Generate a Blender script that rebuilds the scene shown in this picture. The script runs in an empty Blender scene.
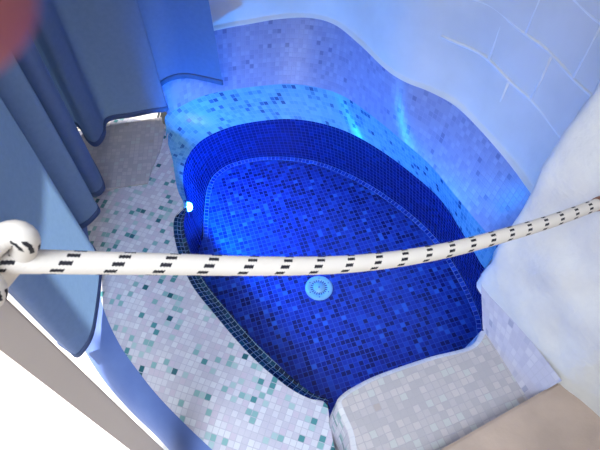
import bpy, bmesh, math, random
from mathutils import Vector, Matrix, noise

# ------------------------------------------------------------------ camera, light, exposure
SC = bpy.context.scene
COL = SC.collection
PITCH = math.radians(54.6)
FPX = 500.0
CAM = Vector((0, 0, 1.6))
cam_d = bpy.data.cameras.new('camera')
cam_d.sensor_width = 36
cam_d.lens = 36 * FPX / 600
cam_d.clip_start = 0.005
cam_d.dof.use_dof = True
cam_d.dof.focus_distance = 2.0
cam_d.dof.aperture_fstop = 16.5
cam = bpy.data.objects.new('camera', cam_d)
cam.location = CAM
cam.rotation_euler = (math.pi / 2 - PITCH, 0, 0)
COL.objects.link(cam)
SC.camera = cam

world = bpy.data.worlds.new('world')
SC.world = world
world.use_nodes = True
bgn = world.node_tree.nodes['Background']
bgn.inputs['Color'].default_value = (0.90, 0.95, 1.0, 1)
bgn.inputs['Strength'].default_value = 0.20

sun_d = bpy.data.lights.new('sun', 'SUN')
sun_d.energy = 9.0
sun_d.angle = math.radians(1.0)
sun_d.color = (1.0, 0.95, 0.88)
sun = bpy.data.objects.new('sun', sun_d)
sun.rotation_euler = Vector((0.80, 0.0, -1.0)).to_track_quat('-Z', 'Y').to_euler()
sun.location = (-2, 0, 4)
COL.objects.link(sun)

# daylight coming in through the open doorway behind the viewer
day_d = bpy.data.lights.new('doorway_daylight', 'AREA')
day_d.shape = 'RECTANGLE'
day_d.size = 1.1
day_d.size_y = 1.8
day_d.energy = 13.2
day_d.spread = math.radians(70)
day_d.color = (0.86, 0.93, 1.0)
day = bpy.data.objects.new('doorway_daylight', day_d)
day.location = (-0.35, -0.65, 1.9)
day.rotation_euler = (Vector((-0.08, 0.42, 0.0)) - day.location).to_track_quat('-Z', 'Y').to_euler()
COL.objects.link(day)

# blue light thrown by the pool lamp
LED = Vector((-0.470, 1.262, -0.048))
led_d = bpy.data.lights.new('pool_lamp_light', 'SPOT')
led_d.energy = 60
led_d.color = (0.0, 0.26, 1.0)
led_d.spot_size = math.radians(176)
led_d.spot_blend = 0.25
led_d.shadow_soft_size = 0.012
led = bpy.data.objects.new('pool_lamp_light', led_d)
led.location = LED + Vector((0.024, 0.0, 0.002))
led.rotation_euler = Vector((1.0, 0.64, 0.06)).to_track_quat('-Z', 'Y').to_euler()
COL.objects.link(led)

SC.view_settings.view_transform = 'Standard'
SC.view_settings.look = 'None'
SC.view_settings.gamma = 1
SC.view_settings.use_curve_mapping = False
SC.view_settings.exposure = 0.0

CS, SN = math.cos(PITCH), math.sin(PITCH)


def ray(px, py):
    a = (px - 300) / FPX
    v = (225 - py) / FPX
    return Vector((a, CS + v * SN, -SN + v * CS))


def P(px, py, z):
    d = ray(px, py)
    return CAM + d * ((z - CAM.z) / d.z)


# ------------------------------------------------------------------ materials
def new_mat(name):
    m = bpy.data.materials.new(name)
    m.use_nodes = True
    nt = m.node_tree
    b = nt.nodes['Principled BSDF']
    return m, nt, b


def lin(c):
    r = []
    for v in c:
        v = v / 255
        r.append(v / 12.92 if v <= 0.04045 else ((v + 0.055) / 1.055) ** 2.4)
    return (*r, 1)


def math_node(nt, op, a, b=None):
    n = nt.nodes.new('ShaderNodeMath')
    n.operation = op
    for i, v in enumerate((a, b)):
        if v is None:
            continue
        if isinstance(v, (int, float)):
            n.inputs[i].default_value = v
        else:
            nt.links.new(v, n.inputs[i])
    return n.outputs[0]


def vmath(nt, op, a, b=None):
    n = nt.nodes.new('ShaderNodeVectorMath')
    n.operation = op
    for i, v in enumerate((a, b)):
        if v is None:
            continue
        if isinstance(v, tuple):
            n.inputs[i].default_value = v
        else:
            nt.links.new(v, n.inputs[i])
    return n.outputs[0]


PITCH_T = 0.02


def tile_mat(name, stops, grout, pitch=PITCH_T, gw=0.10, rough=0.25, wobble=0.0, patch=0.0):
    """stops: list of (fraction start, colour); mosaic drawn on the UV map, which is in metres"""
    m, nt, b = new_mat(name)
    uv = nt.nodes.new('ShaderNodeUVMap').outputs[0]
    p = vmath(nt, 'SCALE', uv)
    p.node.inputs['Scale'].default_value = 1 / pitch
    if wobble:
        nz = nt.nodes.new('ShaderNodeTexNoise')
        nz.inputs['Scale'].default_value = 0.6
        nt.links.new(p, nz.inputs['Vector'])
        off = vmath(nt, 'SUBTRACT', nz.outputs['Color'], (0.5, 0.5, 0.5))
        off = vmath(nt, 'MULTIPLY', off, (wobble, wobble, 0))
        p = vmath(nt, 'ADD', p, off)
    cell = vmath(nt, 'FLOOR', p)
    wn = nt.nodes.new('ShaderNodeTexWhiteNoise')
    wn.noise_dimensions = '2D'
    nt.links.new(cell, wn.inputs['Vector'])
    val = wn.outputs['Value']
    if patch:
        n2 = nt.nodes.new('ShaderNodeTexNoise')
        n2.inputs['Scale'].default_value = 0.35
        nt.links.new(cell, n2.inputs['Vector'])
        sh = math_node(nt, 'MULTIPLY', math_node(nt, 'SUBTRACT', n2.outputs['Fac'], 0.5), patch)
        val = math_node(nt, 'ADD', val, sh)
    ramp = nt.nodes.new('ShaderNodeValToRGB')
    ramp.color_ramp.interpolation = 'CONSTANT'
    els = ramp.color_ramp.elements
    els[0].position = stops[0][0]
    els[0].color = lin(stops[0][1])
    els[1].position = stops[1][0]
    els[1].color = lin(stops[1][1])
    for s, c in stops[2:]:
        e = els.new(s)
        e.color = lin(c)
    nt.links.new(val, ramp.inputs[0])
    fr = vmath(nt, 'FRACTION', p)
    fr = vmath(nt, 'ABSOLUTE', vmath(nt, 'SUBTRACT', fr, (0.5, 0.5, 0.5)))
    sp = nt.nodes.new('ShaderNodeSeparateXYZ')
    nt.links.new(fr, sp.inputs[0])
    mx = math_node(nt, 'MAXIMUM', sp.outputs[0], sp.outputs[1])
    mr = nt.nodes.new('ShaderNodeMapRange')
    mr.interpolation_type = 'SMOOTHSTEP'
    mr.inputs['From Min'].default_value = 0.5 - gw
    mr.inputs['From Max'].default_value = 0.5 - gw * 0.45
    nt.links.new(mx, mr.inputs['Value'])
    mix = nt.nodes.new('ShaderNodeMix')
    mix.data_type = 'RGBA'
    nt.links.new(mr.outputs[0], mix.inputs['Factor'])
    nt.links.new(ramp.outputs[0], mix.inputs['A'])
    mix.inputs['B'].default_value = lin(grout)
    nt.links.new(mix.outputs['Result'], b.inputs['Base Color'])
    rr = math_node(nt, 'ADD', math_node(nt, 'MULTIPLY', mr.outputs[0], 0.6 - rough), rough)
    nt.links.new(rr, b.inputs['Roughness'])
    bp = nt.nodes.new('ShaderNodeBump')
    bp.inputs['Strength'].default_value = 0.35
    bp.inputs['Distance'].default_value = 0.002
    nt.links.new(math_node(nt, 'SUBTRACT', 1.0, mr.outputs[0]), bp.inputs['Height'])
    nt.links.new(bp.outputs[0], b.inputs['Normal'])
    return m


def noisy_mat(name, c1, c2, scale=6.0, rough=0.8, bump=0.0, bscale=20.0, detail=4.0):
    m, nt, b = new_mat(name)
    tc = nt.nodes.new('ShaderNodeTexCoord')
    nz = nt.nodes.new('ShaderNodeTexNoise')
    nz.inputs['Scale'].default_value = scale
    nz.inputs['Detail'].default_value = detail
    nt.links.new(tc.outputs['Object'], nz.inputs['Vector'])
    rp = nt.nodes.new('ShaderNodeValToRGB')
    rp.color_ramp.elements[0].position = 0.35
    rp.color_ramp.elements[1].position = 0.65
    rp.color_ramp.elements[0].color = lin(c1)
    rp.color_ramp.elements[1].color = lin(c2)
    nt.links.new(nz.outputs['Fac'], rp.inputs[0])
    nt.links.new(rp.outputs[0], b.inputs['Base Color'])
    b.inputs['Roughness'].default_value = rough
    if bump:
        n2 = nt.nodes.new('ShaderNodeTexNoise')
        n2.inputs['Scale'].default_value = bscale
        n2.inputs['Detail'].default_value = 6
        nt.links.new(tc.outputs['Object'], n2.inputs['Vector'])
        bp = nt.nodes.new('ShaderNodeBump')
        bp.inputs['Strength'].default_value = bump
        bp.inputs['Distance'].default_value = 0.01
        nt.links.new(n2.outputs['Fac'], bp.inputs['Height'])
        nt.links.new(bp.outputs[0], b.inputs['Normal'])
    return m


M_POOL = tile_mat('blue pool mosaic', [(0.0, (12, 24, 104)), (0.26, (16, 38, 138)), (0.50, (20, 52, 164)),
                                       (0.84, (26, 70, 184)), (0.965, (40, 96, 205))],
                  (50, 86, 190), gw=0.08, rough=0.3, patch=0.5)
M_POOLW = tile_mat('dark blue wall mosaic', [(0.0, (10, 20, 88)), (0.35, (14, 26, 102)), (0.75, (16, 34, 114)),
                                             (0.93, (20, 44, 130))],
                   (30, 56, 146), gw=0.08, rough=0.25)
M_TRIM = tile_mat('bright blue edging tile', [(0.0, (18, 46, 150)), (0.5, (26, 62, 172)), (0.8, (34, 76, 190))],
                  (84, 122, 210), gw=0.10, rough=0.2)
M_LIP = tile_mat('dark teal edging tile', [(0.0, (10, 24, 52)), (0.35, (14, 40, 70)), (0.7, (24, 62, 84)),
                                           (0.9, (14, 32, 66))],
                 (110, 136, 160), gw=0.07, rough=0.2)
M_RIM = tile_mat('white and green mosaic', [(0.0, (198, 200, 214)), (0.28, (186, 186, 204)), (0.52, (204, 208, 220)),
                                            (0.66, (190, 184, 204)), (0.82, (160, 188, 196)), (0.885, (126, 170, 176)),
                                            (0.945, (72, 134, 142)), (0.985, (32, 94, 108))],
                 (176, 178, 198), gw=0.07, rough=0.3)
M_WALLT = tile_mat('lilac mosaic tinted lamp blue', [(0.0, (142, 154, 202)), (0.4, (134, 146, 196)), (0.75, (150, 162, 208)),  # lilac tile, with some of the lamp's blue light mixed into its colour
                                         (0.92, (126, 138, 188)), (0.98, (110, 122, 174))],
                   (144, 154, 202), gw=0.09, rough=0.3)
M_COVE = tile_mat('mosaic tinted lamp cyan', [(0.0, (112, 172, 208)), (0.4, (102, 162, 202)), (0.70, (122, 182, 214)),  # part of the pool lamp's cyan glow is put into this tile colour
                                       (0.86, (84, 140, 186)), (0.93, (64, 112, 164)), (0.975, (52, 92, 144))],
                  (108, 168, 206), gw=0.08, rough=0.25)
M_CHEEK = tile_mat('lilac cheek mosaic', [(0.0, (192, 192, 212)), (0.4, (184, 184, 206)), (0.75, (200, 200, 216)),
                                          (0.90, (176, 178, 202)), (0.98, (156, 160, 188))],
                   (188, 188, 208), gw=0.09, rough=0.35)
M_EDGE = tile_mat('pale edging mosaic', [(0.0, (206, 208, 216)), (0.5, (198, 200, 210))], (190, 192, 206), gw=0.08, rough=0.3)
M_BEIGE = tile_mat('beige stone mosaic', [(0.0, (176, 172, 178)), (0.3, (168, 165, 172)), (0.6, (184, 179, 183)),
                                          (0.90, (180, 184, 186)), (0.985, (166, 158, 158))],
                   (166, 164, 172), gw=0.08, rough=0.5, wobble=0.25)
M_PLASTER = noisy_mat('smooth white plaster', (222, 220, 216), (232, 230, 228), 5, 0.85, 0.12, 30)
M_JOINT = noisy_mat('white joint mortar', (240, 240, 240), (246, 246, 246), 9, 0.9)
M_ROUGH = noisy_mat('rough white plaster', (218, 218, 220), (232, 232, 230), 9, 0.9, 0.35, 45)
M_SHOULDER = noisy_mat('plaster with painted blue shade', (86, 112, 178), (98, 124, 188), 8, 0.7, 0.1, 25)  # the bluish shade on the shoulder is painted in as its colour
M_SLAB = noisy_mat('beige limestone', (170, 152, 140), (188, 168, 155), 7, 0.7, 0.12, 60)
M_FLOOR = noisy_mat('pale limestone floor', (226, 222, 214), (240, 236, 230), 4, 0.8, 0.1, 40)
M_JAMB = noisy_mat('grey beige painted frame', (176, 166, 162), (182, 172, 168), 3, 0.5)
M_ROD = noisy_mat('brushed steel', (150, 152, 156), (165, 167, 170), 20, 0.35)
M_ROD.node_tree.nodes['Principled BSDF'].inputs['Metallic'].default_value = 0.9
M_COPPER = noisy_mat('brown hook metal', (122, 80, 62), (140, 94, 74), 20, 0.45)
M_WHITEP = noisy_mat('pale blue plastic', (122, 182, 232), (134, 192, 236), 10, 0.35)
M_SLOT = noisy_mat('dark slot', (20, 40, 110), (24, 44, 116), 10, 0.6)
M_SKIN = noisy_mat('skin', (158, 84, 88), (170, 94, 96), 30, 0.5)
M_SKIN.node_tree.nodes['Principled BSDF'].inputs['Subsurface Weight'].default_value = 0.0
M_NAIL = noisy_mat('nail', (220, 160, 150), (226, 170, 160), 30, 0.3)


def cloth_mat(name, c1, c2, trans):
    m = noisy_mat(name, c1, c2, 60, 0.9, 0.1, 400)
    nt = m.node_tree
    b = nt.nodes['Principled BSDF']
    tr = nt.nodes.new('ShaderNodeBsdfTranslucent')
    tr.inputs['Color'].default_value = lin(trans)
    mx = nt.nodes.new('ShaderNodeMixShader')
    mx.inputs[0].default_value = 0.35
    out = nt.nodes['Material Output']
    nt.links.new(b.outputs[0], mx.inputs[1])
    nt.links.new(tr.outputs[0], mx.inputs[2])
    nt.links.new(mx.outputs[0], out.inputs['Surface'])
    return m


M_CLOTH = cloth_mat('slate blue curtain cloth', (98, 114, 152), (106, 122, 160), (128, 166, 208))
M_HEM = cloth_mat('dark curtain hem', (88, 104, 142), (94, 110, 148), (90, 120, 165))

# rope: off-white braid with rows of black flecks
M_ROPE, _nt, _b = new_mat('white rope with black flecks')
_uv = _nt.nodes.new('ShaderNodeUVMap').outputs[0]
_s = _nt.nodes.new('ShaderNodeSeparateXYZ')
_nt.links.new(_uv, _s.inputs[0])
_row = math_node(_nt, 'MULTIPLY', _s.outputs[1], 9.0)
_rowi = math_node(_nt, 'FLOOR', _row)
_rowf = math_node(_nt, 'FRACT', _row)
_u = math_node(_nt, 'ADD', math_node(_nt, 'DIVIDE', _s.outputs[0], 0.047), math_node(_nt, 'MULTIPLY', _rowi, math_node(_nt, 'SUBTRACT', 0.15, math_node(_nt, 'MULTIPLY', _s.outputs[0], 0.11))))
_u = math_node(_nt, 'ADD', _u, math_node(_nt, 'MULTIPLY', _rowf, 0.06))
_uf = math_node(_nt, 'FRACT', _u)
_a = math_node(_nt, 'LESS_THAN', _uf, 0.25)
_teeth = math_node(_nt, 'ABSOLUTE', math_node(_nt, 'SUBTRACT', math_node(_nt, 'FRACT', math_node(_nt, 'MULTIPLY', _uf, 15.0)), 0.5))
_hw = math_node(_nt, 'SUBTRACT', 0.31, math_node(_nt, 'MULTIPLY', _teeth, 0.22))
_d = math_node(_nt, 'ABSOLUTE', math_node(_nt, 'SUBTRACT', _rowf, 0.5))
_bm = math_node(_nt, 'LESS_THAN', _d, _hw)
_f = math_node(_nt, 'MULTIPLY', _a, _bm)
_mx = _nt.nodes.new('ShaderNodeMix')
_mx.data_type = 'RGBA'
_nt.links.new(_f, _mx.inputs['Factor'])
_mx.inputs['A'].default_value = lin((218, 211, 204))
_mx.inputs['B'].default_value = lin((22, 22, 34))
_nt.links.new(_mx.outputs['Result'], _b.inputs['Base Color'])
_b.inputs['Roughness'].default_value = 0.85
_wv = math_node(_nt, 'SINE', math_node(_nt, 'ADD', math_node(_nt, 'MULTIPLY', _s.outputs[0], 1500.0), math_node(_nt, 'MULTIPLY', _row, 6.2832)))
_bp = _nt.nodes.new('ShaderNodeBump')
_bp.inputs['Strength'].default_value = 0.1
_bp.inputs['Distance'].default_value = 0.001
_nt.links.new(_wv, _bp.inputs['Height'])
_nt.links.new(_bp.outputs[0], _b.inputs['Normal'])

M_LENS, _nt, _b = new_mat('lit blue lamp lens')
_b.inputs['Base Color'].default_value = (0.7, 0.85, 1, 1)
_b.inputs['Emission Color'].default_value = (0.06, 0.42, 1.0, 1)
_b.inputs['Emission Strength'].default_value = 30


# ------------------------------------------------------------------ mesh helpers
def obj(name, bm, mat, parent=None, smooth=True):
    me = bpy.data.meshes.new(name)
    bm.normal_update()
    bm.to_mesh(me)
    bm.free()
    for m in (mat if isinstance(mat, (list, tuple)) else [mat]):
        me.materials.append(m)
    if smooth:
        for p in me.polygons:
            p.use_smooth = True
    o = bpy.data.objects.new(name, me)
    COL.objects.link(o)
    if parent:
        o.parent = parent
        o.matrix_parent_inverse = Matrix.Translation(-parent.location)
    return o


def thing(name, label, cat, loc=(0, 0, 0), group=None):
    o = bpy.data.objects.new(name, None)
    COL.objects.link(o)
    o.location = loc
    o.empty_display_size = 0.05
    o['label'] = label
    o['category'] = cat
    if group:
        o['group'] = group
    return o


def tag(o, label, cat, group=None):
    o['label'] = label
    o['category'] = cat
    if group:
        o['group'] = group
    return o


def struct(o, label=None, cat=None):
    o['kind'] = 'structure'
    if label:
        o['label'] = label
    if cat:
        o['category'] = cat
    return o


def catmull(pts, n, closed=False):
    pts = [Vector(p) for p in pts]
    out = []
    N = len(pts)
    segs = N if closed else N - 1
    for i in range(segs):
        if closed:
            p0, p1, p2, p3 = pts[(i - 1) % N], pts[i], pts[(i + 1) % N], pts[(i + 2) % N]
        else:
            p1, p2 = pts[i], pts[i + 1]
            p0 = pts[i - 1] if i > 0 else p1 * 2 - p2
            p3 = pts[i + 2] if i + 2 < N else p2 * 2 - p1
        for k in range(n):
            t = k / n
            out.append(0.5 * ((2 * p1) + (p2 - p0) * t + (2 * p0 - 5 * p1 + 4 * p2 - p3) * t * t +
                              (3 * p1 - p0 - 3 * p2 + p3) * t ** 3))
    if not closed:
        out.append(pts[-1])
    return out


def resample(pts, n):
    pts = [Vector(p) for p in pts]
    L = [0]
    for a, b in zip(pts, pts[1:]):
        L.append(L[-1] + (b - a).length)
    out = []
    j = 0
    for i in range(n):
        s = L[-1] * i / (n - 1)
        while j < len(pts) - 2 and L[j + 1] < s:
            j += 1
        seg = L[j + 1] - L[j]
        t = 0 if seg < 1e-9 else (s - L[j]) / seg
        out.append(pts[j].lerp(pts[j + 1], t))
    return out


def smooth_line(pts, n):
    return resample(catmull(pts, 8), n)


def grid_mesh(rows, uvmode='arc', bm=None, uv0=(0, 0), flip=False, rot=0.0):
    """rows: list of equally long point lists; UV in metres along / across"""
    bm = bm or bmesh.new()
    uvl = bm.loops.layers.uv.verify()
    R, N = len(rows), len(rows[0])
    ref = rows[R // 2]
    u = [0]
    for a, b in zip(ref, ref[1:]):
        u.append(u[-1] + (b - a).length)
    v = [[0] * N]
    for r in range(1, R):
        v.append([v[-1][i] + (rows[r][i] - rows[r - 1][i]).length for i in range(N)])
    vs = [[bm.verts.new(p) for p in row] for row in rows]
    c, s = math.cos(rot), math.sin(rot)
    for r in range(R - 1):
        for i in range(N - 1):
            idx = [(r, i), (r, i + 1), (r + 1, i + 1), (r + 1, i)]
            if flip:
                idx.reverse()
            try:
                f = bm.faces.new([vs[a][b] for a, b in idx])
            except ValueError:
                continue
            for l, (a, b) in zip(f.loops, idx):
                if uvmode == 'arc':
                    l[uvl].uv = (u[b] + uv0[0], v[a][b] + uv0[1])
                else:
                    q = rows[a][b]
                    l[uvl].uv = (q.x * c + q.y * s, -q.x * s + q.y * c)
    return bm


def planar(bm, rot=0.0):
    """UV from plan for flat faces, from arc for steep ones"""
    uvl = bm.loops.layers.uv.verify()
    bm.normal_update()
    c, s = math.cos(rot), math.sin(rot)
    for f in bm.faces:
        n = f.normal
        for l in f.loops:
            q = l.vert.co
            if abs(n.z) > 0.6:
                l[uvl].uv = (q.x * c + q.y * s, -q.x * s + q.y * c)
            else:
                t = Vector((-n.y, n.x, 0))
                t = t.normalized() if t.length > 1e-6 else Vector((1, 0, 0))
                l[uvl].uv = (q.dot(t), q.z)
    return bm


def prism(pts, z0, z1, bm=None):
    """closed solid with plan outline pts (counter-clockwise) between z0 and z1"""
    bm = bm or bmesh.new()
    lo = [bm.verts.new((p[0], p[1], z0)) for p in pts]
    hi = [bm.verts.new((p[0], p[1], z1)) for p in pts]
    n = len(pts)
    bm.faces.new(hi)
    bm.faces.new(lo[::-1])
    for i in range(n):
        j = (i + 1) % n
        bm.faces.new((lo[i], lo[j], hi[j], hi[i]))
    bmesh.ops.recalc_face_normals(bm, faces=bm.faces)
    return bm


def tube(path, rad, seg=12, bm=None, cap=True, uvscale=True):
    bm = bm or bmesh.new()
    uvl = bm.loops.layers.uv.verify()
    path = [Vector(p) for p in path]
    rads = rad if isinstance(rad, list) else [rad] * len(path)
    rings = []
    L = [0]
    t0 = (path[1] - path[0]).normalized()
    ref = Vector((0, 0, 1)) if abs(t0.z) < 0.9 else Vector((1, 0, 0))
    nrm = (ref - t0 * ref.dot(t0)).normalized()
    for i, p in enumerate(path):
        if i:
            L.append(L[-1] + (p - path[i - 1]).length)
        a = path[max(i - 1, 0)]
        b = path[min(i + 1, len(path) - 1)]
        t = (b - a).normalized()
        nrm = (nrm - t * nrm.dot(t)).normalized()
        bn = t.cross(nrm)
        rings.append([bm.verts.new(p + (nrm * -math.cos(k * 2 * math.pi / seg) - bn * math.sin(k * 2 * math.pi / seg)) * rads[i])
                      for k in range(seg)])
    for i in range(len(path) - 1):
        for k in range(seg):
            k2 = (k + 1) % seg
            f = bm.faces.new((rings[i][k], rings[i][k2], rings[i + 1][k2], rings[i + 1][k]))
            for l, (uu, vv) in zip(f.loops, ((L[i], k / seg), (L[i], (k + 1) / seg), (L[i + 1], (k + 1) / seg), (L[i + 1], k / seg))):
                l[uvl].uv = (uu, vv)
    if cap:
        bm.faces.new(rings[0][::-1])
        bm.faces.new(rings[-1])
    return bm


def lathe(profile, origin, axis, seg=32, bm=None):
    bm = bm or bmesh.new()
    q = Vector(axis).to_track_quat('Z', 'Y')
    origin = Vector(origin)
    rings = []
    for r, h in profile:
        if r < 1e-6:
            rings.append([bm.verts.new(origin + q @ Vector((0, 0, h)))])
        else:
            rings.append([bm.verts.new(origin + q @ Vector((r * math.cos(k * 2 * math.pi / seg), r * math.sin(k * 2 * math.pi / seg), h)))
                          for k in range(seg)])
    for a, b in zip(rings, rings[1:]):
        for k in range(seg):
            k2 = (k + 1) % seg
            if len(a) == 1 and len(b) == 1:
                continue
            if len(a) == 1:
                bm.faces.new((a[0], b[k], b[k2]))
            elif len(b) == 1:
                bm.faces.new((a[k], a[k2], b[0]))
            else:
                bm.faces.new((a[k], a[k2], b[k2], b[k]))
    bmesh.ops.recalc_face_normals(bm, faces=bm.faces)
    return bm


# ------------------------------------------------------------------ pool outlines
ZF = -0.30          # basin floor
ZL = -0.03          # inner lip
ZG = -0.32          # room floor round the tub
lip_px = [(188, 206), (184, 190), (183, 178), (185, 163), (191, 151), (205, 138), (230, 127), (260, 121), (290, 119), (320, 123),
          (350, 133), (380, 150), (410, 172), (440, 199), (462, 232), (480, 262), (487, 272)]
base_px = [(203, 238), (204, 215), (206, 195), (210, 182), (217, 173), (232, 164), (260, 158), (290, 158), (320, 163),
           (350, 175), (380, 192), (410, 214), (435, 238), (452, 262), (468, 290), (480, 318), (482, 332)]
lip = [P(*p, ZL) for p in lip_px] + [Vector((0.74, 0.80, ZL)), Vector((0.72, 0.66, ZL))]
base = [P(*p, ZF) for p in base_px] + [Vector((0.735, 0.72, ZF)), Vector((0.70, 0.62, ZF))]
# near edge of the basin: outer and inner line of the dark edging tiles
near_out_px = [(184, 207), (174, 220), (176, 245), (190, 282), (215, 315), (250, 355), (285, 385), (308, 398), (326, 403)]
near_in_px = [(188, 206), (187, 222), (192, 244), (205, 272), (229, 304), (262, 341), (295, 374), (314, 390), (330, 397)]
near_out = [P(*p, 0.0) for p in near_out_px]
near_in = [P(*p, -0.035) for p in near_in_px]
near_in = [near_in[0]] + [a.lerp(b, 0.72) + Vector((0, 0, -0.008)) for a, b in zip(near_out[1:], near_in[1:])]

pool = thing('plunge_pool', 'sunken blue mosaic plunge pool with white tiled rim and step', 'pool', (0.1, 1.0, ZG))

N = 120
lipS = smooth_line(lip, N)
baseS = smooth_line(base, N)
nearinS = smooth_line(near_in, 60)
nearoutS = smooth_line(near_out, 60)
dj = baseS[0] - nearinS[0]
nearbaseS = [Vector((p.x + dj.x * max(0, 1 - i / 14), p.y + dj.y * max(0, 1 - i / 14), ZF)) for i, p in enumerate(nearinS)]

# basin floor: one polygon inside the wall's foot
FR = math.radians(17)
bm = bmesh.new()
ring = [Vector((p.x, p.y, ZF)) for p in baseS] + [Vector((0.45, 0.45, ZF)), Vector((0.15, 0.38, ZF))] + \
       [Vector((p.x, p.y, ZF)) for p in reversed(nearbaseS)]
f = bm.faces.new([bm.verts.new(p) for p in ring])
bmesh.ops.triangulate(bm, faces=[f])
bmesh.ops.recalc_face_normals(bm, faces=bm.faces)
if sum(fc.normal.z for fc in bm.faces) < 0:
    bmesh.ops.reverse_faces(bm, faces=bm.faces)
planar(bm, FR)
obj('basin_floor', bm, M_POOL, pool, smooth=False)

# edging row at the foot of the wall
cen = Vector((0.1, 1.2, 0))
inn = []
for i, p in enumerate(baseS):
    a, b = baseS[max(i - 1, 0)], baseS[min(i + 1, N - 1)]
    t = (b - a).normalized()
    n = Vector((t.y, -t.x, 0))
    if n.dot(cen - p) < 0:
        n = -n
    inn.append(n)
k = int(N * 0.93)
rows = [[p + n * 0.022 + Vector((0, 0, 0.003)) for p, n in zip(baseS[:k], inn)],
        [p + n * 0.002 + Vector((0, 0, 0.008)) for p, n in zip(baseS[:k], inn)]]
obj('edging_row', grid_mesh(rows, uv0=(0, 0.0)), M_TRIM, pool)

# blue wall all round the basin
rows = []
for h in (0.0, 0.04, 0.15, 0.30, 0.5, 0.75, 1.0):
    rows.append([b.lerp(l, h) for b, l in zip(baseS, lipS)])
bmw = grid_mesh(rows)
rows2 = [[p.copy() for p in nearbaseS], [p.copy() for p in nearinS]]
grid_mesh(rows2, bm=bmw)
obj('basin_wall', bmw, M_POOLW, pool)
# short pale strip between the lip and the flat rim on the left
up = [P(*p, 0.0) for p in ((184, 207), (178, 191), (175, 177), (173, 162), (168, 144))]
lo = [P(*p, ZL) for p in lip_px[:5]]
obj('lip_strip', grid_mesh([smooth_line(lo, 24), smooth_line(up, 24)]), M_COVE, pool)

# dark edging tiles on the rounded near edge
rows = []
for t, dz in ((0, 0.002), (0.35, 0.001), (0.7, -0.008), (1.0, -0.0)):
    rows.append([o.lerp(i_, t) + Vector((0, 0, dz if t < 1 else 0)) for o, i_ in zip(nearoutS, nearinS)])
obj('dark_edge_tiles', grid_mesh(rows), M_LIP, pool)

# sloping backrest band and the mosaic wall above it
cre_px = [(166, 142), (166, 129), (167, 114), (200, 97), (230, 90), (260, 86), (290, 84), (320, 88), (345, 97), (375, 118), (405, 143), (430, 165),
          (455, 195), (480, 225), (505, 252)]
cre_z = [0.0, 0.008, 0.04] + [0.105] * 12
cre = [P(*p, z) for p, z in zip(cre_px, cre_z)] + [Vector((0.86, 0.86, 0.105)), Vector((0.90, 0.72, 0.105))]
creS = smooth_line(cre, N)
lip2 = [P(*p, ZL) for p in lip_px[3:]] + [Vector((0.74, 0.80, ZL)), Vector((0.72, 0.66, ZL))]
lip2S = smooth_line(lip2, N)
rows = [[p.copy() for p in lip2S]]
for t, bulge in ((0.08, -0.002), (0.3, -0.007), (0.6, -0.010), (0.85, -0.006), (1.0, 0)):
    rows.append([a.lerp(b, t) + Vector((0, 0, bulge)) for a, b in zip(lip2S, creS)])
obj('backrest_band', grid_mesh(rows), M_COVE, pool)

ZT = 0.32
top_px = [(178, 35), (218, 30), (250, 24), (280, 19), (310, 18), (335, 25), (360, 45), (385, 69), (405, 82), (430, 92),
          (455, 106), (480, 130), (510, 165), (540, 205)]
top = [Vector((-0.63, 1.83, ZT))] + [P(*p, ZT) for p in top_px[1:]] + [Vector((0.86, 0.84, ZT)), Vector((0.92, 0.70, ZT))]
cre3 = [P(*p, z) for p, z in zip(cre_px[2:], cre_z[2:])] + [Vector((0.86, 0.86, 0.105)), Vector((0.90, 0.72, 0.105))]
topS = smooth_line(top, N)
# the foot of the mosaic wall follows the crease, matched by nearest bearing
cre3S = smooth_line(cre3, N)
# wall turns back at its left end, behind the curtain
rows = []
endl = Vector((-0.66, 2.05, 0.05))
for t in (0, 0.1, 0.3, 0.55, 0.8, 1.0):
    row = [cre3S[i].lerp(topS[i], t) for i in range(N)]
    e = row[0].copy()
    e.x -= 0.01
    e.y += 0.20
    rows.append([e] + row)
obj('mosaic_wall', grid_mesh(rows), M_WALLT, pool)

# rim: the white and green mosaic platform on the left, and its rounded outer shoulder
RR = math.atan2(*(lambda d: (d.y, d.x))(P(234, 375, 0) - P(208.6, 366, 0)))
rim_in = [Vector((-0.60, 1.70, 0)), P(168, 144, 0), P(173, 162, 0), P(175, 177, 0), P(178, 191, 0)] + near_out + [P(330, 425, 0), P(336, 455, 0), P(345, 500, 0)]
rim_out_px = [(85, 118), (80, 160), (84, 205), (93, 262), (104, 310), (120, 345), (138, 371), (158, 396), (182, 421), (206, 444), (240, 475), (300, 520)]
rim_out = [P(*p, -0.05) for p in rim_out_px]
inS = smooth_line(rim_in, 90)
outS = smooth_line(rim_out, 90)
rows = []
for t in (0, 0.2, 0.4, 0.55, 0.63, 0.7, 0.77, 0.83, 0.89, 0.95, 1.0):
    rows.append([Vector((a.lerp(b, t).x, a.lerp(b, t).y, -0.05 * max(0, (t - 0.55) / 0.45) ** 1.8)) for a, b in zip(inS, outS)])
obj('tiled_rim', grid_mesh(rows, uvmode='plan', rot=RR), M_RIM, pool)

sh_px = [(60, 115), (52, 160), (60, 215), (70, 275), (76, 325), (84, 349), (104, 381), (130, 411), (160, 440), (186, 468), (225, 500), (290, 545)]
sh = [P(*p, -0.17) for p in sh_px]
shS = smooth_line(sh, 90)
rows = []
for i in range(9):
    t = i / 8
    w = math.sin(t * math.pi / 2)
    row = []
    for a, b in zip(outS, shS):
        q = a.lerp(b, w)
        q.z = -0.05 - 0.12 * (1 - math.cos(t * math.pi / 2))
        row.append(q)
    rows.append(row)
rows.append([Vector((p.x * 0.99, p.y, ZG + 0.001)) for p in rows[-1]])
obj('outer_shoulder', grid_mesh(rows), M_SHOULDER, pool)

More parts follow.
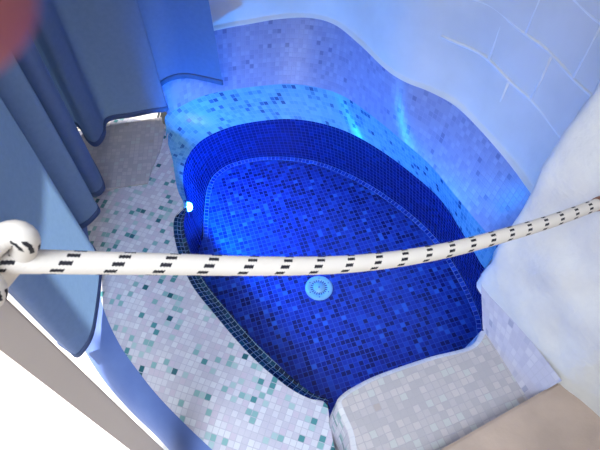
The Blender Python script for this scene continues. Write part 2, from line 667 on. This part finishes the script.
# beige landing at the back of the rim
lpts = [P(*p, 0) for p in [(84, 132), (122, 124.5), (162, 118), (165, 132), (160, 152), (152, 170), (148, 184), (118, 188), (84, 194), (70, 160)]]
bm = prism([(p.x, p.y) for p in reversed(lpts)], -0.03, 0.006)
planar(bm, math.radians(6))
obj('beige_landing', bm, M_BEIGE, pool, smooth=False)

# entry step
top_out = [(0.545, 0.612), (0.499, 0.563), (0.376, 0.530), (0.227, 0.480), (0.154, 0.446), (0.119, 0.424), (0.100, 0.400),
           (0.112, 0.360), (0.128, 0.320), (0.135, 0.270), (0.15, 0.12)]
ZS = 0.2
to = smooth_line([Vector((x, y, ZS)) for x, y in top_out], 60)
bo_px0 = [(322, 401), (327, 425), (333, 450), (340, 480)]
bm = bmesh.new()
rows = []
for dz, off in ((0.0, -0.014), (-0.003, -0.005), (-0.011, 0.0), (-0.2, 0.012), (-0.5, 0.016)):
    row = []
    for i, p in enumerate(to):
        a, b = to[max(i - 1, 0)], to[min(i + 1, 59)]
        t = (b - a).normalized()
        n = Vector((t.y, -t.x, 0))
        if n.dot(Vector((0.4, 0.2, 0)) - p) > 0:
            n = -n
        row.append(Vector((p.x, p.y, ZS + dz)) + n * off)
    rows.append(row)
obj('step_edge', grid_mesh(rows[:3]), M_EDGE, pool)
grid_mesh(rows[2:], bm=bm)
obj('step_side', bm, M_RIM, pool)
bm = bmesh.new()
ring = rows[0] + [Vector((0.62, 0.12, ZS)), Vector((0.66, 0.40, ZS)), Vector((0.60, 0.56, ZS))]
f = bm.faces.new([bm.verts.new(p) for p in ring])
bmesh.ops.triangulate(bm, faces=[f])
bmesh.ops.recalc_face_normals(bm, faces=bm.faces)
if sum(fc.normal.z for fc in bm.faces) < 0:
    bmesh.ops.reverse_faces(bm, faces=bm.faces)
planar(bm, math.radians(20))
obj('step_top', bm, M_BEIGE, pool, smooth=False)

# mosaic cheek between the step and the rough pillar
B1, B2 = Vector((0.547, 0.613, ZS)), Vector((0.628, 0.405, ZS))
T1, T2 = Vector((0.538, 0.742, 0.30)), Vector((0.684, 0.425, 0.30))
rows = []
for t in (0, 0.33, 0.66, 1):
    a, b = B1.lerp(T1, t), B2.lerp(T2, t)
    rows.append([a.lerp(b, s / 12) for s in range(13)])
bm = grid_mesh(rows)
# return of the cheek going down into the pool
rows = [[B1.copy(), T1.copy()], [Vector((0.755, 0.85, ZF)), T1 + Vector((0.14, 0.17, 0))]]
grid_mesh(rows, bm=bm)
obj('mosaic_cheek', bm, M_CHEEK, pool)

# ------------------------------------------------------------------ walls, floor, ceiling
def ledge_off(line, d):
    out = []
    n_ = len(line)
    for i, p in enumerate(line):
        a, b = line[max(i - 2, 0)], line[min(i + 2, n_ - 1)]
        t = (b - a).normalized()
        n = Vector((t.y, -t.x, 0))
        if n.dot(cen - p) > 0:
            n = -n
        out.append(p + n * d)
    return out


ZC = 2.35
wl = [topS[0] + Vector((-0.01, 0.20, 0))] + topS
back = ledge_off(wl, 0.012)
back2 = ledge_off(wl, 0.03)
rows = [[p + Vector((0, 0, -0.004)) for p in wl], [p + Vector((0, 0, 0.006)) for p in wl], [p + Vector((0, 0, 0.011)) for p in back]]
zz = [0.02, 0.04, 0.08, 0.14, 0.2, 0.3, 0.4, 0.55, 0.7, 0.9, 1.2, 1.6, ZC - ZT]
for z in zz:
    row = []
    for p, q in zip(back, back2):
        c = p.lerp(q, min(1, z / 0.15))
        c = Vector((c.x, c.y, ZT + z))
        d = noise.noise(c * 4) * 0.006
        row.append(c + Vector((d, d, 0)))
    rows.append(row)
bm = grid_mesh(rows)
# raised joints of the rendered block wall, on its straight right-hand stretch
jb = bmesh.new()
vis = ledge_off(topS, 0.0315)
st = next(i for i, p in enumerate(topS) if p.x > 0.47)
courses = [0.54, 0.705, 0.87, 1.035]
for ci, zc in enumerate(courses):
    path = [Vector((p.x, p.y, zc + 0.004 * math.sin(i * 0.5 + ci))) for i, p in enumerate(vis) if i >= st]
    tube(path, 0.0055, 8, jb)
cum = [0]
for a, b in zip(vis[st:], vis[st + 1:]):
    cum.append(cum[-1] + (b - a).length)


def along(s):
    for i in range(len(cum) - 1):
        if cum[i + 1] >= s:
            t = (s - cum[i]) / (cum[i + 1] - cum[i])
            return vis[st + i].lerp(vis[st + i + 1], t)
    return vis[-1]


for ci, (z0, z1) in enumerate(((0.34, 0.54), (0.54, 0.705), (0.705, 0.87), (0.87, 1.035))):
    s = (0.31, 0.20, 0.30, 0.19)[ci]
    while s < 0.8:
        p = along(s)
        tube([(p.x, p.y, z0), (p.x + 0.002, p.y, (z0 + z1) / 2), (p.x, p.y, z1)], 0.0045, 8, jb)
        s += 0.22
o = obj('wall_back', bm, M_PLASTER)
obj('block_joints', jb, M_JOINT, o)
struct(o, 'smooth white plaster wall with raised block joints behind the pool', 'wall')

# rough white pillar on the right
bm = bmesh.new()
foot = [(0.86, 0.98), (0.64, 0.815), (0.56, 0.76), (0.538, 0.735), (0.548, 0.70), (0.60, 0.60), (0.65, 0.505), (0.70, 0.425), (0.74, 0.385), (0.79, 0.32), (0.86, 0.20), (0.95, 0.0), (1.05, -0.4)]
fl = smooth_line([Vector((x, y, 0)) for x, y in foot], 110)
rows = []
for z in [0.25, 0.297, 0.31] + [0.33 + 0.025 * i for i in range(40)] + [1.45, 1.7, 2.0, ZC]:
    row = []
    for i, p in enumerate(fl):
        q = Vector((p.x, p.y, z))
        a, b = fl[max(i - 1, 0)], fl[min(i + 1, len(fl) - 1)]
        t = (b - a).normalized()
        n = Vector((t.y, -t.x, 0))
        if n.dot(Vector((0, 0.3, 0)) - Vector((p.x, p.y, 0))) > 0:
            n = -n
        w = min(1, max(0, (z - 0.29) / 0.08))
        d = (noise.fractal(q * 5.0, 1.0, 2.0, 5) * 0.016 + noise.noise(q * 14) * 0.005) * w
        row.append(q + n * (d + 0.004 * w))
    rows.append(row)
grid_mesh(rows, bm=bm)
o = obj('wall_right', bm, M_ROUGH)
struct(o, 'rough lumpy white plaster pillar right of the step', 'wall')

# low pale floor outside the tub and out through the doorway
bm = prism([(-4, -2.5), (0.9, -2.5), (0.9, 0.42), (-0.2, 0.42), (-0.66, 0.9), (-0.66, 2.6), (-4, 2.6)], ZG - 0.1, ZG)
o = obj('floor', bm, M_FLOOR, smooth=False)
struct(o, 'sunlit pale floor outside the tub at lower left', 'floor')
# raised bright kerb behind the landing
bm = prism([(-1.5, 1.67), (-0.95, 1.675), (-0.655, 1.72), (-0.66, 2.3), (-1.5, 2.3)], ZG, -0.004)
bmesh.ops.bevel(bm, geom=bm.edges[:], offset=0.01, segments=2, affect='EDGES')
o = obj('trim_1', bm, M_FLOOR, smooth=False)
struct(o, 'bright kerb behind the beige landing under the curtain', 'trim')

bm = prism([(-2.65, -0.45), (1.6, -0.45), (1.6, 2.7), (-2.5, 2.7), (-2.5, 1.74), (-2.9, 1.72), (-2.9, 1.0), (-2.25, 0.98), (-2.25, 0.72), (-2.65, 0.70)], ZC, ZC + 0.12)  # unseen ceiling; its left edge is stepped to steer where sunlight falls
o = obj('ceiling', bm, M_PLASTER, smooth=False)
struct(o)

# stone slab by the step
e0, e1 = P(440, 450, 0.26), P(566, 377.5, 0.26)
dr = (e1 - e0).normalized()
f0 = e0 - dr * 0.15
bm = prism([(f0.x, f0.y), (f0.x, -0.9), (1.1, -0.9), (1.0, 0.0), (e1.x + 0.12, e1.y - 0.15), (e1.x + 0.02, e1.y + 0.01), (e1.x, e1.y)], ZG, 0.26)
bmesh.ops.recalc_face_normals(bm, faces=bm.faces)
bmesh.ops.bevel(bm, geom=[e for e in bm.edges if e.verts[0].co.z > 0.2 and e.verts[1].co.z > 0.2], offset=0.006, segments=2, affect='EDGES')
o = obj('stone_slab', bm, M_SLAB, smooth=False)
tag(o, 'flat beige limestone slab in front of the step', 'slab')

# door frame upright at the left
def az(deg, d):
    return Vector((-math.sin(math.radians(deg)) * d, math.cos(math.radians(deg)) * d, 0))


A, B = az(51.9, 0.42), az(58.0, 0.42)
out = az(54.5, 0.085)
bm = prism([(A.x, A.y), (A.x + out.x * 0.98, A.y + out.y * 0.9), (B.x + out.x, B.y + out.y), (B.x, B.y)], ZG, ZC)
bmesh.ops.bevel(bm, geom=[e for e in bm.edges if abs(e.verts[0].co.z - e.verts[1].co.z) > 1], offset=0.002, segments=2, affect='EDGES')
door = obj('door_1', bm, M_JAMB, smooth=False)
struct(door, 'grey beige painted upright of the doorway at the left', 'door frame')

# ------------------------------------------------------------------ pool lamp and drain cover
lamp = thing('pool_light', 'small round blue light glowing in the left basin wall', 'light', LED)
ax = Vector((1.0, 0.1, 0.1)).normalized()
obj('bezel', lathe([(0.0, -0.012), (0.026, -0.012), (0.0265, 0.0), (0.025, 0.003), (0.0215, 0.004), (0.0207, 0.002), (0.0, 0.002)], LED, ax, 28), M_WHITEP, lamp)
obj('lens', lathe([(0.0205, 0.002), (0.019, 0.013), (0.013, 0.021), (0.0, 0.025)], LED, ax, 24), M_LENS, lamp)

dc = P(319, 287.5, ZF + 0.006)
drain = thing('drain_cover', 'round pale blue drain cover on the basin floor', 'drain cover', (dc.x, dc.y, ZF))
Rd = 0.059
disc = obj('disc', lathe([(0, 0.0005), (Rd, 0.0005), (Rd, 0.003), (Rd * 0.93, 0.006), (Rd * 0.62, 0.0075), (Rd * 0.60, 0.006), (Rd * 0.42, 0.006), (Rd * 0.40, 0.0085), (0, 0.010)],
                  (dc.x, dc.y, ZF + 0.0), (0, 0, 1), 48), M_WHITEP, drain)
for k_ in range(20):
    a = k_ * 2 * math.pi / 20
    c = Vector((dc.x + math.cos(a) * Rd * 0.52, dc.y + math.sin(a) * Rd * 0.52, ZF + 0.0066))
    r_ = Vector((math.cos(a), math.sin(a), 0))
    t_ = Vector((-r_.y, r_.x, 0))
    bm = bmesh.new()
    q = [c + r_ * 0.006 + t_ * 0.0022, c - r_ * 0.006 + t_ * 0.0017, c - r_ * 0.006 - t_ * 0.0017, c + r_ * 0.006 - t_ * 0.0022]
    lo = [bm.verts.new(p_ - Vector((0, 0, 0.002))) for p_ in q]
    hi = [bm.verts.new(p_ + Vector((0, 0, 0.0006))) for p_ in q]
    bm.faces.new(hi)
    for i in range(4):
        bm.faces.new((lo[i], lo[(i + 1) % 4], hi[(i + 1) % 4], hi[i]))
    bmesh.ops.recalc_face_normals(bm, faces=bm.faces)
    obj('slot', bm, M_SLOT, disc, smooth=False)
for a in (0.5, 1.55, 2.6, 3.7, 4.75, 5.8):
    obj('screw', lathe([(0.0026, -0.001), (0.0026, 0.001), (0, 0.0014)], (dc.x + math.cos(a) * Rd * 0.76, dc.y + math.sin(a) * Rd * 0.76, ZF + 0.0066), (0, 0, 1), 10), M_SLOT, disc)
obj('screw', lathe([(0.003, -0.001), (0.003, 0.0012), (0, 0.0016)], (dc.x, dc.y, ZF + 0.0096), (0, 0, 1), 12), M_SLOT, disc)

# ------------------------------------------------------------------ curtains
ZR = 2.12


def curtain(name, hem_pts, label, rod_pull, n=170):
    """hem_pts: plan points with the hem height; the cloth rises to the rod and its folds tighten"""
    S = smooth_line(hem_pts, n)
    m = thing(name, label, 'curtain', (S[n // 2].x, S[n // 2].y, S[n // 2].z))
    # rod line: heavily smoothed hem
    W = n // 5
    mean = []
    for i in range(n):
        a, b = max(0, i - W), min(n - 1, i + W)
        c = Vector((0, 0, 0))
        for j in range(a, b + 1):
            c += S[j]
        mean.append(c / (b - a + 1))

    def at(i, z):
        t = max(0.0, (z - S[i].z)) / (ZR - S[i].z)
        q = S[i].lerp(mean[i], rod_pull * t ** 1.2)
        ripple = 0.006 * math.sin(i * 0.35 + z * 5) * t
        return Vector((q.x + ripple, q.y + ripple * 0.5, z))
    zl = [0.022, 0.06, 0.12, 0.2, 0.3, 0.42, 0.55, 0.7, 0.9, 1.15, 1.45, 1.8]
    rows = [[at(i, S[i].z + dz) for i in range(n)] for dz in zl] + [[at(i, ZR - 0.03) for i in range(n)]]
    cl = obj('cloth', grid_mesh(rows), M_CLOTH, m)
    rows = [[at(i, S[i].z + dz) for i in range(n)] for dz in (0.0, 0.008, 0.016, 0.024)]
    h = obj('hem', grid_mesh(rows), M_HEM, cl)
    md = h.modifiers.new('thickness', 'SOLIDIFY')
    md.thickness = 0.006
    md.offset = 0
    return m, mean


ZH = 0.12
c1_px = [(223, 85), (206, 81), (188, 78), (172, 80), (160, 88), (160, 100), (168, 110), (152, 113), (132, 117), (114, 119.5), (106, 124),
         (105, 135), (100, 144), (94, 146), (87, 140), (80, 128), (71, 125)]
c1 = [P(*p, z) for p, z in zip(c1_px, [0.22] * 4 + [0.20, 0.15] + [ZH] * 11)]
m1, r1 = curtain('curtain', c1, 'grey blue curtain hanging over the back of the rim beside the tiled wall', 0.35)
c2_px = [(58, 117), (70, 128), (92, 160), (104, 184), (101, 194), (90, 196), (76, 184), (66, 178), (78, 192), (98, 207), (97, 216), (82, 228), (68, 222),
         (72, 232), (92, 246), (100, 262), (101, 280), (97, 314), (92, 338), (82, 354), (76, 357), (70, 352), (60, 345)]
c2 = [P(*p, 0.07 - 0.102 * min(1, max(0, (p[1] - 225) / 40))) for p in c2_px]
m2, r2 = curtain('curtain', c2, 'light blue curtain nearest the doorway, folds over the left rim', 0.3)

rod = thing('curtain_rod', 'curved steel rail that carries both blue curtains', 'rail', (r2[80].x, r2[80].y, ZR))
rl = smooth_line([Vector((p.x, p.y, ZR)) for p in (r1[5], r1[60], r1[120], r2[10], r2[60], r2[120], r2[165])], 60)
obj('bar', tube(rl, 0.012, 12), M_ROD, rod)
for i in (3, 30, 56):
    p = rl[i]
    obj('bracket', tube([p, p + Vector((0, 0, ZC - ZR))], 0.008, 10), M_ROD, rod)

# ------------------------------------------------------------------ rope barrier
rope = thing('rope', 'thick white rope with black flecks strung across the view', 'rope', (0, 0.4, 1.0))
rp = [(-14, 262), (30, 261.5), (100, 263), (160, 264), (200, 265), (250, 266), (300, 266), (350, 264), (400, 258.5), (450, 249.5), (500, 236.5), (550, 221.5), (597, 204.5)]
pts = []
for x, y in rp:
    d = 1 / (1 / 0.46 + (1 / 0.985 - 1 / 0.46) * x / 600)
    pts.append(CAM + ray(x, y) * d)
main = smooth_line(pts, 200)
obj('strand', tube(main, 0.0118, 36), M_ROPE, rope)


def near(x, y, d):
    return CAM + ray(x, y) * d


kn = [near(-60, 285, 0.46), near(-25, 262, 0.445), near(-2, 240, 0.437), (near(14, 233, 0.437)), near(25, 238, 0.44), near(24, 250, 0.462), near(8, 268, 0.485), near(-6, 284, 0.49), near(-40, 310, 0.49)]
obj('knot', tube(smooth_line(kn, 70), 0.0118, 28), M_ROPE, rope)
kn2 = [near(-70, 240, 0.44), near(-35, 262, 0.435), near(-12, 282, 0.44), near(-8, 296, 0.452), near(-30, 310, 0.47)]
obj('knot', tube(smooth_line(kn2, 40), 0.0118, 28), M_ROPE, rope)

hk = main[-1]
hook = thing('rope_hook', 'brown hook on the rough pillar holding the rope end', 'hook', hk)
dirr = (main[-1] - main[-6]).normalized()
obj('socket', tube([hk - dirr * 0.002, hk + dirr * 0.012, hk + dirr * 0.03, hk + dirr * 0.09], [0.0135, 0.0145, 0.013, 0.011], 20), M_COPPER, hook)
lh = near(-30, 285, 0.47)
obj_h = thing('rope_hook', 'hook on the doorway upright behind the rope knot', 'hook', A + Vector((0, 0, lh.z)))
hA = Vector((A.x - 0.005, A.y - 0.0, lh.z))
hA = A.lerp(B, 0.4)
hA.z = lh.z
obj('stem', tube([hA, hA.lerp(lh, 0.6), lh, lh + Vector((0, 0, 0.03))], 0.005, 12), M_COPPER, obj_h)

# ------------------------------------------------------------------ the photographer's hand, fingertip over the lens
person = thing('person', 'hand with a dark pink fingertip at the top left corner, very close and blurred', 'person', cam.location + Vector((-0.1, 0, 0)))
R = cam.rotation_euler.to_matrix()


def cs(x, y, z):
    return CAM + R @ Vector((x, y, z))


def skin_mesh(name, chains, root, parent, mat, levels=2):
    me = bpy.data.meshes.new(name)
    verts, edges, rad = [], [], []
    index = {}
    for ch in chains:
        prev = None
        for p, r in ch:
            key = tuple(round(v, 5) for v in p)
            if key not in index:
                index[key] = len(verts)
                verts.append(cs(*p))
                rad.append(r)
            i = index[key]
            if prev is not None:
                edges.append((prev, i))
            prev = i
    me.from_pydata(verts, edges, [])
    o = bpy.data.objects.new(name, me)
    COL.objects.link(o)
    sk = o.modifiers.new('skin', 'SKIN')
    sk.use_smooth_shade = True
    for i, r in enumerate(rad):
        me.skin_vertices[0].data[i].radius = (r, r)
    me.skin_vertices[0].data[index[tuple(round(v, 5) for v in root)]].use_root = True
    ss = o.modifiers.new('subdivision', 'SUBSURF')
    ss.levels = ss.render_levels = levels
    me.materials.append(mat)
    o.parent = parent
    o.matrix_parent_inverse = Matrix.Translation(-parent.location)
    return o


wrist = (-0.165, 0.045, 0.075)
palm = (-0.130, 0.052, 0.045)
k1, k2, k3, k4 = (-0.098, 0.078, 0.020), (-0.108, 0.062, 0.008), (-0.116, 0.044, 0.004), (-0.120, 0.026, 0.006)
chains = [
    [((-0.24, 0.03, 0.14), 0.030), (wrist, 0.024), (palm, 0.024)],
    [(palm, 0.024), (k1, 0.011), ((-0.074, 0.064, -0.012), 0.0095), ((-0.050, 0.044, -0.030), 0.0098), ((-0.0353, 0.0250, -0.0365), 0.0100), ((-0.0285, 0.0162, -0.038), 0.0095), ((-0.0252, 0.0122, -0.0385), 0.0080)],
    [(palm, 0.024), (k2, 0.011), ((-0.104, 0.050, -0.030), 0.0095), ((-0.086, 0.038, -0.052), 0.0085), ((-0.072, 0.030, -0.060), 0.0075)],
    [(palm, 0.024), (k3, 0.0105), ((-0.112, 0.030, -0.032), 0.009), ((-0.096, 0.018, -0.050), 0.008), ((-0.084, 0.012, -0.056), 0.007)],
    [(palm, 0.024), (k4, 0.0095), ((-0.118, 0.012, -0.022), 0.008), ((-0.106, 0.002, -0.036), 0.007), ((-0.098, -0.003, -0.040), 0.006)],
    [(palm, 0.024), ((-0.118, 0.030, 0.060), 0.014), ((-0.095, 0.015, 0.062), 0.0115), ((-0.074, 0.006, 0.056), 0.009)],
]
skin_mesh('hand', chains, palm, person, M_SKIN)
